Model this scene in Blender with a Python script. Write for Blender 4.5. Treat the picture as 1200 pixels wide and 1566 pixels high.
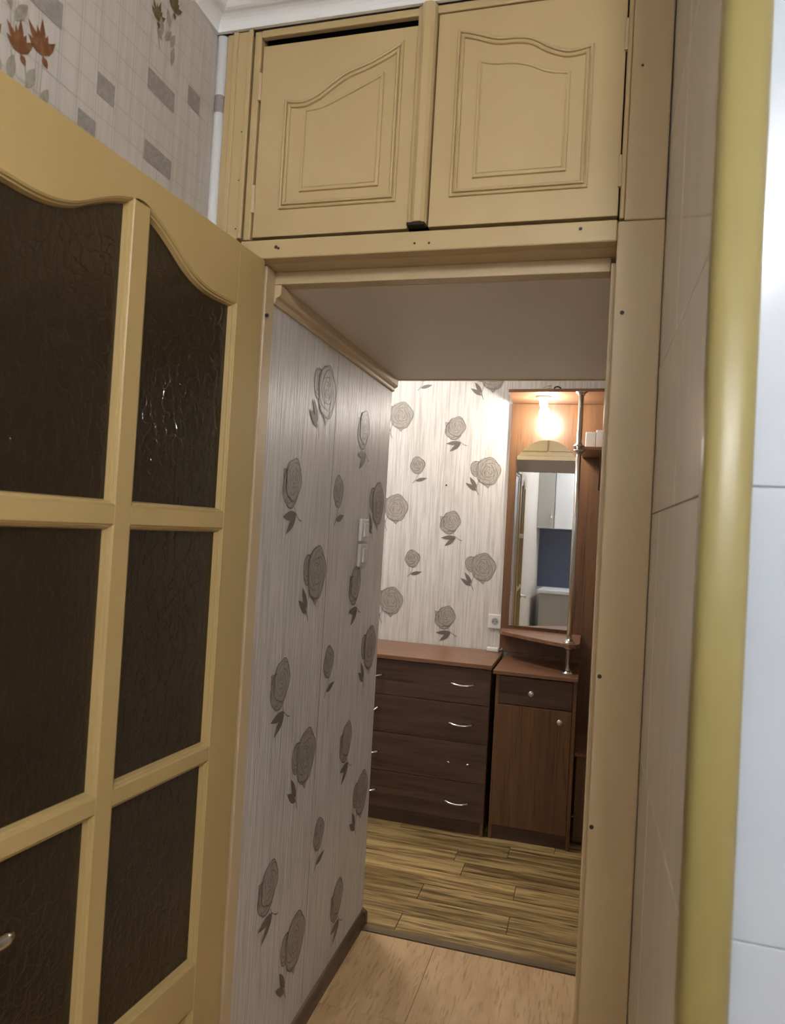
import bpy, bmesh, math, random
from mathutils import Vector, Matrix
random.seed(7)
for o in list(bpy.data.objects): bpy.data.objects.remove(o)
S = bpy.context.scene
C = S.collection
ZC = 1.44
PI = math.pi
# ------------------------------------------------------------------ camera
cam_d = bpy.data.cameras.new('camera'); cam = bpy.data.objects.new('camera', cam_d); C.objects.link(cam)
cam.matrix_world = Matrix(((0.962, -0.048, 0.269, 0), (0.267, -0.038, -0.963, 0), (0.057, 0.998, -0.023, ZC), (0, 0, 0, 1)))
RX = Vector((0.9619, -0.0484, 0.2692)); RY = Vector((0.2672, -0.0375, -0.9629))
RX.normalize(); RY = (RY - RX*RX.dot(RY)).normalized(); RZ = RX.cross(RY)
cam.matrix_world = Matrix(((*RX, 0), (*RY, 0), (*RZ, ZC), (0, 0, 0, 1)))
cam_d.sensor_fit = 'HORIZONTAL'; cam_d.sensor_width = 36; cam_d.lens = 1103*36/1200
cam_d.clip_start = 0.02; cam_d.clip_end = 50
cam_d.dof.use_dof = True; cam_d.dof.focus_distance = 2.4; cam_d.dof.aperture_fstop = 7.5
S.camera = cam
# ------------------------------------------------------------------ world, exposure
W = bpy.data.worlds.new('world'); S.world = W; W.use_nodes = True
W.node_tree.nodes['Background'].inputs[0].default_value = (0.5, 0.52, 0.55, 1)
W.node_tree.nodes['Background'].inputs[1].default_value = 0.05
S.view_settings.view_transform = 'Standard'; S.view_settings.look = 'None'
S.view_settings.gamma = 1; S.view_settings.use_curve_mapping = False
S.view_settings.exposure = 1.0
BULB_STRENGTH = 150.0
HALL_STRENGTH = 56.0
KITCHEN_STRENGTH = 57.0

# ------------------------------------------------------------------ materials
def mat(name, col, rough=0.5, spec=0.5, metal=0.0, noise=None, bump=None, grain=None, emit=None, trans=0.0, coat=0.0, vary=0.0):
    """noise=(scale xyz, colour2, contrast lo, hi); bump=(scale xyz, strength, distance); grain = like noise, sharper, on top"""
    m = bpy.data.materials.new(name); m.use_nodes = True
    nt = m.node_tree; b = nt.nodes['Principled BSDF']
    b.inputs['Base Color'].default_value = (*col, 1); b.inputs['Roughness'].default_value = rough
    b.inputs['Metallic'].default_value = metal; b.inputs['Specular IOR Level'].default_value = spec
    b.inputs['Transmission Weight'].default_value = trans; b.inputs['Coat Weight'].default_value = coat
    tc = nt.nodes.new('ShaderNodeTexCoord')
    info = nt.nodes.new('ShaderNodeObjectInfo')
    def tex(scale, detail=6, dist=0.0, off=False):
        mp = nt.nodes.new('ShaderNodeMapping'); mp.inputs['Scale'].default_value = scale
        nt.links.new(tc.outputs['Object'], mp.inputs['Vector'])
        if off:
            mul = nt.nodes.new('ShaderNodeMath'); mul.operation = 'MULTIPLY'; mul.inputs[1].default_value = 57.0
            nt.links.new(info.outputs['Random'], mul.inputs[0])
            cb = nt.nodes.new('ShaderNodeCombineXYZ')
            for k in range(3): nt.links.new(mul.outputs[0], cb.inputs[k])
            nt.links.new(cb.outputs[0], mp.inputs['Location'])
        n = nt.nodes.new('ShaderNodeTexNoise'); n.inputs['Scale'].default_value = 1.0
        n.inputs['Detail'].default_value = detail; n.inputs['Distortion'].default_value = dist
        nt.links.new(mp.outputs[0], n.inputs['Vector']); return n
    last = None
    for spec_ in (noise, grain):
        if not spec_: continue
        sc, c2, lo, hi = spec_
        n = tex(sc, 8, 0.4, vary > 0)
        r = nt.nodes.new('ShaderNodeMapRange'); r.inputs[1].default_value = lo; r.inputs[2].default_value = hi
        nt.links.new(n.outputs['Fac'], r.inputs[0])
        mx = nt.nodes.new('ShaderNodeMix'); mx.data_type = 'RGBA'
        nt.links.new(r.outputs[0], mx.inputs['Factor'])
        if last: nt.links.new(last, mx.inputs[6])
        else: mx.inputs[6].default_value = (*col, 1)
        mx.inputs[7].default_value = (*c2, 1); last = mx.outputs[2]
    if vary > 0:
        hs = nt.nodes.new('ShaderNodeHueSaturation')
        r = nt.nodes.new('ShaderNodeMapRange'); r.inputs[3].default_value = 1-vary; r.inputs[4].default_value = 1+vary
        nt.links.new(info.outputs['Random'], r.inputs[0]); nt.links.new(r.outputs[0], hs.inputs['Value'])
        if last: nt.links.new(last, hs.inputs['Color'])
        else: hs.inputs['Color'].default_value = (*col, 1)
        last = hs.outputs[0]
    if last: nt.links.new(last, b.inputs['Base Color'])
    if bump:
        sc, st, di = bump
        n = tex(sc, 4, 0.3); bp = nt.nodes.new('ShaderNodeBump')
        bp.inputs['Strength'].default_value = st; bp.inputs['Distance'].default_value = di
        nt.links.new(n.outputs['Fac'], bp.inputs['Height']); nt.links.new(bp.outputs[0], b.inputs['Normal'])
    if emit:
        b.inputs['Emission Color'].default_value = (*emit[0], 1); b.inputs['Emission Strength'].default_value = emit[1]
    return m
M = {}
M['door_paint'] = mat('mustard_cream_paint', (0.49, 0.35, 0.145), 0.33, noise=((3, 3, 3), (0.45, 0.32, 0.13), 0.35, 0.7), bump=((60, 60, 25), 0.10, 0.002))
M['cream'] = mat('cream_paint', (0.57, 0.425, 0.215), 0.36, noise=((3, 3, 3), (0.52, 0.38, 0.185), 0.35, 0.7), bump=((60, 60, 25), 0.12, 0.002))
M['cream_dark'] = mat('aged_cream_paint', (0.63, 0.48, 0.285), 0.4, noise=((4, 4, 2), (0.57, 0.43, 0.25), 0.35, 0.7), bump=((60, 60, 25), 0.12, 0.002))  # same cream paint; extra light for shaded parts put into its colour
M['yellow_trim'] = mat('yellow_trim_paint', (0.28, 0.225, 0.080), 0.36, bump=((40, 40, 8), 0.05, 0.002))
M['soffit'] = mat('soffit_paint', (0.80, 0.71, 0.62), 0.5, noise=((2, 2, 2), (0.76, 0.67, 0.58), 0.3, 0.7))
M['paper'] = mat('striated_wallpaper', (0.67, 0.63, 0.59), 0.38, 0.5, noise=((130, 130, 5), (0.50, 0.46, 0.415), 0.42, 0.66), bump=((170, 170, 7), 0.75, 0.004))
M['rose'] = mat('rose_print_ink', (0.33, 0.29, 0.25), 0.42, noise=((170, 170, 12), (0.42, 0.375, 0.325), 0.4, 0.7), bump=((170, 170, 7), 0.4, 0.004))
M['rose_line'] = mat('rose_outline_ink', (0.15, 0.125, 0.10), 0.5)
M['paper_k'] = mat('kitchen_wallpaper', (0.60, 0.55, 0.49), 0.55, noise=((90, 90, 6), (0.53, 0.48, 0.43), 0.4, 0.7), bump=((160, 160, 10), 0.2, 0.002))
M['brick_ink'] = mat('brick_print_ink', (0.29, 0.255, 0.235), 0.6, noise=((120, 120, 120), (0.37, 0.33, 0.30), 0.4, 0.7))
M['line_ink'] = mat('line_print_ink', (0.40, 0.355, 0.31), 0.6)
M['flower_brown'] = mat('brown_flower_ink', (0.17, 0.062, 0.022), 0.6, noise=((90, 90, 60), (0.26, 0.12, 0.05), 0.45, 0.7))
M['flower_olive'] = mat('olive_flower_ink', (0.12, 0.085, 0.022), 0.6, noise=((90, 90, 60), (0.2, 0.15, 0.06), 0.45, 0.7))
M['leaf_ink'] = mat('pale_leaf_ink', (0.36, 0.33, 0.26), 0.6, noise=((90, 90, 60), (0.26, 0.225, 0.17), 0.45, 0.7))
M['white'] = mat('white_paint', (0.86, 0.855, 0.85), 0.5, bump=((50, 50, 50), 0.08, 0.002))
M['ceil'] = mat('ceiling_paint', (0.78, 0.75, 0.72), 0.7)
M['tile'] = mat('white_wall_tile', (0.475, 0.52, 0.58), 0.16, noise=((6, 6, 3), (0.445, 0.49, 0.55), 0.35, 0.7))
M['tile_g'] = mat('grey_wall_panel', (0.70, 0.67, 0.665), 0.12, noise=((22, 22, 3), (0.65, 0.62, 0.61), 0.35, 0.7))  # same white tile in shade; lighter, warmer light put into its colour
M['tile_grout'] = mat('pale_tile_grout', (0.40, 0.42, 0.45), 0.7)
M['grout'] = mat('grout', (0.36, 0.34, 0.31), 0.8)
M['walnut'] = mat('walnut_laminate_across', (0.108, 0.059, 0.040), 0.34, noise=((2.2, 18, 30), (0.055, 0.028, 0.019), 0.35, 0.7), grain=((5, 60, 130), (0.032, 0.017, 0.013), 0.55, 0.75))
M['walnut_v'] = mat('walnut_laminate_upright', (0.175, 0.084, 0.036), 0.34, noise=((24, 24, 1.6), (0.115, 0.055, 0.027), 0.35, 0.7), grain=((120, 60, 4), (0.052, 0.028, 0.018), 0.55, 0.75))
M['walnut_top'] = mat('walnut_laminate_top', (0.24, 0.118, 0.062), 0.36, noise=((2.0, 28, 28), (0.17, 0.08, 0.042), 0.35, 0.7), grain=((5, 110, 60), (0.10, 0.047, 0.027), 0.55, 0.75))  # same walnut; light falling on level boards put into a paler colour
M['dark'] = mat('dark_void', (0.012, 0.010, 0.008), 0.8)
M['screw'] = mat('dark_screw', (0.03, 0.024, 0.02), 0.5)
M['chrome'] = mat('brushed_chrome', (0.72, 0.70, 0.67), 0.2, metal=1.0)
M['mirror'] = mat('mirror_glass', (0.86, 0.88, 0.88), 0.015, metal=1.0)
M['plastic'] = mat('white_plastic', (0.72, 0.70, 0.66), 0.35)
M['plastic_aged'] = mat('aged_white_plastic', (0.62, 0.58, 0.50), 0.35)
M['hole'] = mat('socket_hole', (0.34, 0.33, 0.32), 0.5)
M['glass'] = mat('dark_brown_textured_glass', (0.032, 0.0205, 0.010), 0.13, 0.5, noise=((3, 3, 3), (0.045, 0.028, 0.014), 0.35, 0.7), bump=((80, 80, 30), 0.5, 0.003), trans=0.25)
_nt = M['glass'].node_tree; _b = _nt.nodes['Principled BSDF']
_vo = _nt.nodes.new('ShaderNodeTexVoronoi'); _vo.feature = 'DISTANCE_TO_EDGE'; _vo.inputs['Scale'].default_value = 34.0
_tc = _nt.nodes.new('ShaderNodeTexCoord'); _no = _nt.nodes.new('ShaderNodeTexNoise'); _no.inputs['Scale'].default_value = 30.0
_mx = _nt.nodes.new('ShaderNodeMix'); _mx.data_type = 'RGBA'; _mx.inputs['Factor'].default_value = 0.04
_nt.links.new(_tc.outputs['Object'], _no.inputs['Vector']); _nt.links.new(_tc.outputs['Object'], _mx.inputs[6]); _nt.links.new(_no.outputs['Color'], _mx.inputs[7])
_nt.links.new(_mx.outputs[2], _vo.inputs['Vector'])
_mr = _nt.nodes.new('ShaderNodeMapRange'); _mr.inputs[2].default_value = 0.07
_nt.links.new(_vo.outputs['Distance'], _mr.inputs[0])
_bp = _nt.nodes.new('ShaderNodeBump'); _bp.inputs['Strength'].default_value = 0.24; _bp.inputs['Distance'].default_value = 0.002
_nt.links.new(_mr.outputs[0], _bp.inputs['Height']); _nt.links.new(_b.inputs['Normal'].links[0].from_socket, _bp.inputs['Normal']); _nt.links.new(_bp.outputs[0], _b.inputs['Normal'])
M['plank'] = mat('oak_laminate_plank', (0.47, 0.325, 0.135), 0.4, noise=((2.2, 30, 10), (0.205, 0.128, 0.045), 0.42, 0.60), grain=((5, 95, 30), (0.08, 0.048, 0.018), 0.50, 0.68), vary=0.26)
M['floor_tile'] = mat('beige_woodgrain_tile', (0.66, 0.45, 0.235), 0.38, noise=((16, 3.5, 10), (0.54, 0.35, 0.17), 0.40, 0.64), grain=((130, 14, 30), (0.38, 0.23, 0.105), 0.52, 0.74), vary=0.04)
M['base_wood'] = mat('dark_baseboard_wood', (0.16, 0.105, 0.055), 0.45, noise=((30, 3, 30), (0.085, 0.055, 0.03), 0.4, 0.65))
M['threshold'] = mat('worn_threshold_wood', (0.20, 0.14, 0.07), 0.5, noise=((3, 30, 30), (0.12, 0.08, 0.04), 0.4, 0.65))
M['blue'] = mat('slate_blue_splashback', (0.085, 0.10, 0.15), 0.35)
M['kgrey'] = mat('kitchen_grey_laminate', (0.42, 0.41, 0.38), 0.4)
M['kwhite'] = mat('kitchen_white_laminate', (0.72, 0.73, 0.74), 0.3)
M['fascia'] = mat('grey_fascia_paint', (0.19, 0.165, 0.15), 0.5)
M['bulb'] = mat('glowing_bulb', (1, 1, 1), 0.3, emit=((1.0, 0.94, 0.86), BULB_STRENGTH))
M['lamp'] = mat('glowing_diffuser', (1, 1, 1), 0.3, emit=((0.97, 0.985, 1.0), KITCHEN_STRENGTH))

# ------------------------------------------------------------------ mesh helpers
class MB:
    def __init__(s): s.v = []; s.f = []; s.mi = []
    def add(s, vs, fs, mi=0):
        o = len(s.v); s.v += [tuple(v) for v in vs]
        for f in fs: s.f.append(tuple(i+o for i in f)); s.mi.append(mi)
        return s
    def box(s, x0, x1, y0, y1, z0, z1, mi=0):
        return s.add([(x0,y0,z0),(x1,y0,z0),(x1,y1,z0),(x0,y1,z0),(x0,y0,z1),(x1,y0,z1),(x1,y1,z1),(x0,y1,z1)],
              [(0,3,2,1),(4,5,6,7),(0,1,5,4),(1,2,6,5),(2,3,7,6),(3,0,4,7)], mi)
    def prism(s, poly, fn, a, b, mi=0):
        """poly 2D points, fn(u,v,w)->xyz, extruded w from a to b"""
        n = len(poly); vs = [fn(u, v, a) for u, v in poly] + [fn(u, v, b) for u, v in poly]
        fs = [tuple(range(n))[::-1], tuple(range(n, 2*n))] + [(i, (i+1) % n, n+(i+1) % n, n+i) for i in range(n)]
        return s.add(vs, fs, mi)
    def ring(s, outer, inner, st, fn, mi=0, closed=True):
        """mitred moulding between two matching loops; st = [(0..1 across, height)]"""
        n = len(outer); vs = []
        for t, h in st:
            for (a, b), (c, d) in zip(outer, inner): vs.append(fn(a+(c-a)*t, b+(d-b)*t, h))
        fs = []
        for k in range(len(st)-1):
            for i in range(n if closed else n-1):
                j = (i+1) % n; fs.append((k*n+i, k*n+j, (k+1)*n+j, (k+1)*n+i))
        return s.add(vs, fs, mi)
    def tube(s, pts, r, n=10, mi=0, cap=True):
        pts = [Vector(p) for p in pts]; rs = r if isinstance(r, (list, tuple)) else [r]*len(pts); vs = []
        ref = Vector((0, 0, 1)) if abs((pts[-1]-pts[0]).normalized().z) < 0.9 else Vector((1, 0, 0))
        for i, p in enumerate(pts):
            d = (pts[min(i+1, len(pts)-1)] - pts[max(i-1, 0)]).normalized()
            a = d.cross(ref).normalized(); b = d.cross(a).normalized()
            for k in range(n):
                t = 2*PI*k/n; vs.append(p + (a*math.cos(t) + b*math.sin(t))*rs[i])
        fs = [(i*n+k, i*n+(k+1) % n, (i+1)*n+(k+1) % n, (i+1)*n+k) for i in range(len(pts)-1) for k in range(n)]
        if cap: fs += [tuple(range(n))[::-1], tuple(range((len(pts)-1)*n, len(pts)*n))]
        return s.add(vs, fs, mi)
    def lathe(s, prof, centre, axis=(0, 0, 1), n=20, mi=0):
        """prof [(radius, along)]"""
        ax = Vector(axis).normalized(); ref = Vector((1, 0, 0)) if abs(ax.x) < 0.9 else Vector((0, 1, 0))
        a = ax.cross(ref).normalized(); b = ax.cross(a); c = Vector(centre); vs = []
        for r, h in prof:
            for k in range(n):
                t = 2*PI*k/n; vs.append(c + ax*h + (a*math.cos(t)+b*math.sin(t))*max(r, 1e-5))
        fs = [(i*n+k, i*n+(k+1) % n, (i+1)*n+(k+1) % n, (i+1)*n+k) for i in range(len(prof)-1) for k in range(n)]
        fs += [tuple(range(n))[::-1], tuple(range((len(prof)-1)*n, len(prof)*n))]
        return s.add(vs, fs, mi)
    def ribbon(s, pts, w, fn, h, mi=0):
        """flat stroke of width w (number or list) along 2D pts, at height h"""
        n = len(pts); ws = w if isinstance(w, (list, tuple)) else [w]*n; vs = []
        for i, (x, y) in enumerate(pts):
            x0, y0 = pts[max(i-1, 0)]; x1, y1 = pts[min(i+1, n-1)]
            dx, dy = x1-x0, y1-y0; L = math.hypot(dx, dy) or 1
            nx, ny = -dy/L*ws[i]/2, dx/L*ws[i]/2
            vs += [fn(x+nx, y+ny, h), fn(x-nx, y-ny, h)]
        return s.add(vs, [(2*i, 2*i+1, 2*i+3, 2*i+2) for i in range(n-1)], mi)
    def build(s, name, mats, parent=None, bevel=0.0, smooth=False, loc=None):
        me = bpy.data.meshes.new(name); me.from_pydata(s.v, [], s.f)
        if not isinstance(mats, (list, tuple)): mats = [mats]
        for m in mats: me.materials.append(M[m])
        for p, i in zip(me.polygons, s.mi): p.material_index = i; p.use_smooth = smooth
        bm = bmesh.new(); bm.from_mesh(me); bmesh.ops.recalc_face_normals(bm, faces=bm.faces); bm.to_mesh(me); bm.free()
        o = bpy.data.objects.new(name, me); C.objects.link(o)
        if parent: o.parent = parent
        if loc: o.location = loc
        if bevel:
            b = o.modifiers.new('bevel', 'BEVEL'); b.width = bevel; b.segments = 2; b.limit_method = 'ANGLE'
        return o
def box(name, m, x0, x1, y0, y1, z0, z1, parent=None, bevel=0.0):
    return MB().box(x0, x1, y0, y1, z0, z1).build(name, m, parent, bevel)
def tag(o, label, cat, group=None, kind=None):
    o['label'] = label; o['category'] = cat
    if group: o['group'] = group
    if kind: o['kind'] = kind
    return o
def thing(name, label, cat, loc=(0, 0, 0), rz=0.0, group=None, kind=None):
    o = bpy.data.objects.new(name, None); C.objects.link(o); o.location = loc; o.rotation_euler = (0, 0, rz)
    o.empty_display_size = 0.05
    return tag(o, label, cat, group, kind)
def struct(o, label, cat): return tag(o, label, cat, kind='structure')
def inst(src, name, parent, matrix):
    o = bpy.data.objects.new(name, src.data); C.objects.link(o); o.parent = parent; o.matrix_local = matrix
    return o

# ================================================================== room shell
XW, YE, ZP = -0.745, 2.565, 1.99          # passage left wall, passage end, passage soffit
YF, ZT = 3.92, 2.585                      # hall far wall, ceiling
XK, YB, XR = -0.88, -1.40, 1.70           # kitchen left wall, kitchen back wall, kitchen right wall
# floors
M['floor_grout'] = mat('floor_grout', (0.36, 0.235, 0.12), 0.7)
floor_k = struct(box('floor', 'floor_grout', XK, XR, YB, 2.513, -0.06, -0.004), 'beige wood-grain tiled floor of the passage in the foreground', 'floor')
ty = [2.51, 2.092, 1.674, 1.256, 0.838, 0.42, 0.0, -0.42, -0.84, -1.26]
base_tile = None
for r in range(len(ty)-1):
    y1, y0 = ty[r], ty[r+1]
    for k in range(-2, 4):
        x0 = -0.46 + k*0.62 + (0.31 if r % 2 else 0); x1 = x0 + 0.62
        if k == -2 : x0 = max(x0, XK+0.002)
        x0 = max(x0, XK+0.002); x1 = min(x1, XR-0.002)
        if x1 - x0 < 0.03: continue
        cx, cy = (x0+x1)/2, (y0+y1)/2; hx, hy = (x1-x0)/2-0.0008, (y1-y0)/2-0.0008
        t = MB().box(-hx, hx, -hy, hy, -0.004, 0.0).build('floor_tile', 'floor_tile', floor_k, loc=(cx, cy, 0))
floor_h = struct(box('floor', 'dark', -2.6, 1.3, 2.513, YF, -0.06, -0.006), 'brown oak laminate plank floor of the hall', 'floor')
box('threshold_strip', 'threshold', XW-0.2, 0.05, 2.5145, 2.552, -0.004, 0.003, floor_h, 0.0015)
yb = [2.553, 2.676, 2.802, 2.933, 3.056, 3.178, 3.302, 3.428, 3.552, 3.676, 3.80, 3.915]
joints = [[-1.35, -0.62, 0.12], [-1.02, -0.234, 0.5], [-1.5, -0.595, 0.02], [-0.9, -0.236, 0.45], [-1.2, -0.469, 0.3], [-1.6, -0.52, 0.2], [-1.3, -0.3, 0.5], [-1.6, -0.832, -0.1], [-1.1, -0.3], [-0.9, 0], [-1.2, -0.2]]
for r in range(11):
    xs = [-2.6] + joints[r] + [1.3]
    for a, b in zip(xs, xs[1:]):
        hx, hy = (b-a)/2-0.0013, (yb[r+1]-yb[r])/2-0.0013
        MB().box(-hx, hx, -hy, hy, -0.006, 0.0).build('floor_plank', 'plank', floor_h, loc=((a+b)/2, (yb[r]+yb[r+1])/2, 0))
# walls
wall_left = struct(box('wall_left', 'paper', XK-0.1, XW, 1.522, YE, 0, ZP+0.03), 'rose wallpapered passage wall with dark taupe blooms beside the open door', 'wall')
wall_far = struct(box('wall_back', 'paper', -2.6, 1.3, YF, YF+0.1, 0, ZT), 'pale rose wallpapered hall wall behind the chest of drawers', 'wall')
wall_kl = struct(box('wall_left', 'paper_k', XK-0.1, XK, YB, 1.50, 0, ZT), 'kitchen wall papered with grey bricks and brown flowers above the door', 'wall')
struct(box('wall_side', 'paper', -2.7, -2.6, YE-0.1, YF+0.1, 0, ZT), 'hall end wall out of sight to the left', 'wall')
struct(box('wall_side', 'paper', 1.3, 1.4, YE-0.1, YF+0.1, 0, ZT), 'hall end wall out of sight to the right', 'wall')
struct(box('wall_front', 'paper', -2.6, XK-0.1, YE-0.1, YE, 0, ZT), 'hall wall left of the passage, seen from the hall', 'wall')
struct(box('wall_front', 'paper', 0.13, 1.3, YE-0.1, YE, 0, ZT), 'hall wall right of the passage, seen from the hall', 'wall')
struct(box('wall_right', 'paper', 0.03, 0.13, 1.56, YE, 0, ZP+0.03), 'passage wall hidden behind the right door jamb', 'wall')
struct(box('wall_back', 'white', XK-0.1, XR+0.1, YB-0.1, YB, 0, ZT), 'kitchen wall behind the viewer, seen only in the mirror', 'wall')
struct(box('wall_right', 'white', XR, XR+0.1, YB, 0.82, 0, ZT), 'kitchen side wall out of sight to the right', 'wall')
struct(box('ceiling', 'ceil', XK-0.1, XR+0.1, YB-0.1, 1.56, ZT, ZT+0.06), 'off-white kitchen ceiling above the corner moulding', 'ceiling')
struct(box('ceiling', 'ceil', -2.7, 1.4, 1.56, YF+0.1, ZT, ZT+0.06), 'white hall ceiling above the loft cupboard', 'ceiling')
soffit = struct(box('ceiling', 'soffit', XK-0.1, 0.13, 1.56, YE-0.022, ZP, ZP+0.03), 'beige painted passage ceiling under the loft cupboard', 'ceiling')
# right side: shaded panelled return wall, slightly out of square (runs from (0.104,1.445) to (0.109,0.82))
gl = thing('wall_right', 'greyish glossy panelled wall strip between the jamb and the yellow edge trim', 'wall', (0.1090, 0.82, 0), 0, None, 'structure')
gl.rotation_euler = (0, 0, math.atan2(1.445-0.82, 0.104-0.1090) - PI/2)
box('wall_core', 'grout', 0.004, 0.0220, 0.0, 0.735, 0, ZT, gl)
GZ = [0.0, 0.585, 1.04, 1.495, 1.765, 2.21, ZT]; GJ = [0.47, 0.43, 0.47, 0.262, 0.342, 0.342]
for k in range(6):
    for a, b in ((0.001, GJ[k]-0.0008), (GJ[k]+0.0008, 0.6285)):
        MB().box(0.0, 0.004, a, b, GZ[k]+0.0008, GZ[k+1]-0.0008).build('wall_panel', 'tile_g', gl, 0.0012)
# white tiled wall facing the kitchen
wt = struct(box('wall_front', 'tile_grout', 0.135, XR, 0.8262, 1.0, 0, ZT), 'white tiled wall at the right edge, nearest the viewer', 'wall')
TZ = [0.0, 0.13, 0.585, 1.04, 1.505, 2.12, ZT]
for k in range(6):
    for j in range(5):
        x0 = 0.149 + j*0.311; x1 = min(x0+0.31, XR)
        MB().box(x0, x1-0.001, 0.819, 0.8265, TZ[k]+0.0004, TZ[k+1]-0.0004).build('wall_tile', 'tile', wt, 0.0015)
# fill the block between return wall and hall
struct(box('wall_right', 'white', 0.1345, XR, 1.0, 1.55, 0, ZT), 'solid wall core behind the white tiles', 'wall')
# yellow edge trim
et = MB()
prof = [(0.1055, 0.824)] + [(0.1300-0.0245*math.copysign(abs(math.cos(t*PI/24))**0.7, math.cos(t*PI/24)), 0.812-0.0185*math.sin(t*PI/24)**0.8) for t in range(25)] + [(0.1545, 0.824)]
et.prism(prof, lambda u, v, w: (u, v, w), 0.0, ZT-0.002)
struct(et.build('trim_1', 'yellow_trim', smooth=True), 'mustard yellow rounded vertical edge trim beside the white tiles', 'trim')
# cornice of the kitchen: along left wall and over the loft cupboard
def cornice(name, fn, a, b, label):
    pr = [(0, 0), (0.008, 0.0)] + [(0.008+0.026*(1-math.cos(t*PI/12)), 0.002+0.026*math.sin(t*PI/12)) for t in range(1, 7)] + [(0.040, 0.030), (0.044, 0.033), (0.048, 0.038), (0.048, 0.044), (0, 0.044)]
    mb = MB(); n = len(pr)
    vs = [fn(u, v, a(u)) for u, v in pr] + [fn(u, v, b(u)) for u, v in pr]
    mb.add(vs, [tuple(range(n))[::-1], tuple(range(n, 2*n))] + [(i, (i+1) % n, n+(i+1) % n, n+i) for i in range(n)])
    return struct(mb.build(name, 'white'), label, 'trim')
ZB = ZT-0.0445
cornice('trim_2', lambda u, v, w: (XK+u, w, ZB+v), lambda u: YB, lambda u: 1.436-u, 'white ceiling moulding along the flowered kitchen wall')
cornice('trim_3', lambda u, v, w: (w, 1.436-u, ZB+v), lambda u: XK+u, lambda u: 0.095, 'white ceiling moulding above the loft cupboard doors')
# rounded papered corner strip
cs = struct(MB().lathe([(0.013, 0), (0.013, ZT-0.047)], (-0.8685, 1.448, 0), n=20).build('trim_4', 'white', smooth=True), 'white rounded papered corner strip beside the loft cupboard', 'trim')
cp = MB()
for k in range(12):
    a0 = -PI*0.95 + k*PI*0.9/12; a1 = a0 + PI*0.9/12; r = 0.0134
    q = lambda a, z: (-0.8685+r*math.cos(a), 1.448+r*math.sin(a), z)
    cp.add([q(a0, 2.362), q(a1, 2.362), q(a1, 2.402), q(a0, 2.402)], [(0, 1, 2, 3)])
cp.build('brick_print', 'brick_ink', cs)
# baseboard of passage wall and batten under the soffit
bb = MB(); bp = [(0, 0), (0.017, 0), (0.017, 0.030), (0.012, 0.040), (0.006, 0.046), (0, 0.048)]
bb.prism(bp, lambda u, v, w: (XW+u, w, v), 1.53, YE-0.02)
bb.prism([(0, 0), (0.019, 0), (0.019, 0.034), (0.013, 0.044), (0, 0.05)], lambda u, v, w: (XW+u, w, v), YE-0.02, YE+0.004)
struct(bb.build('baseboard_left', 'base_wood'), 'dark brown baseboard along the rose wallpapered passage wall', 'baseboard')
bt = MB()
bt.prism([(0, 0), (0.006, 0), (0.009, 0.004), (0.009, 0.012), (0.018, 0.016), (0.022, 0.022), (0.022, 0.042), (0, 0.042)], lambda u, v, w: (XW+u, w, ZP-0.0425+v), 1.5225, YE)
struct(bt.build('trim_5', 'cream_dark'), 'brown cream batten where the rose wallpaper meets the passage ceiling', 'trim')
struct(box('trim_6', 'cream_dark', XW+0.0225, 0.03, YE-0.022, YE, ZP-0.002, ZP+0.028, bevel=0.002), 'thin edge batten at the hall end of the passage ceiling', 'trim')

# ================================================================== kitchen door frame
frame = thing('door_frame', 'cream painted kitchen door frame with dark screw heads', 'door frame', (0, 1.445, 0), 0, None, 'structure')
def fb(name, x0, x1, y0, y1, z0, z1, m='cream', bev=0.003): return box(name, m, x0, x1, y0-1.445, y1-1.445, z0, z1, frame, bev)
fb('casing', 0.017, 0.1035, 1.437, 1.46, 0.0, 2.058, 'cream_dark')
fb('jamb', 0.022, 0.060, 1.46, 1.56, 0.0, 2.02, 'cream_dark')
fb('door_stop', 0.0085, 0.022, 1.478, 1.545, 0.0, 1.992, 'cream_dark', 0.002)
fb('jamb', -0.855, -0.7385, 1.476, 1.522, 0.0, 2.02, 'cream_dark')
fb('lintel_rail', -0.79, 0.0165, 1.44, 1.47, 2.0205, 2.063, 'cream')
fb('lintel_board', -0.79, 0.0215, 1.47, 1.56, 2.0205, 2.05, 'cream_dark')
fb('door_stop', -0.744, 0.0084, 1.5225, 1.56, 1.991, 2.0205, 'cream_dark', 0.002)
def screw(parent, x, y, z, r=0.0035):
    MB().lathe([(r, -0.002), (r, 0.0006), (r*0.6, 0.001), (0, 0.001)], (x, y, z), (0, -1, 0), 12).build('screw', 'screw', parent)
for x, z in ((0.0285, 1.879), (0.0205, 1.182), (0.0195, 0.898), (0.0285, 0.46)): screw(frame, x+0.004, 1.437-1.445, z, 0.0042)
screw(frame, -0.703, 1.44-1.445, 2.045, 0.004); screw(frame, -0.697, 1.44-1.445, 2.042, 0.003)
screw(frame, -0.388, 1.44-1.445, 2.037, 0.0025); screw(frame, -0.357, 1.44-1.445, 2.036, 0.0025); screw(frame, -0.053, 1.44-1.445, 2.048, 0.0035)
screw(frame, -0.733, 1.476-1.445, 1.905, 0.0045)

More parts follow.
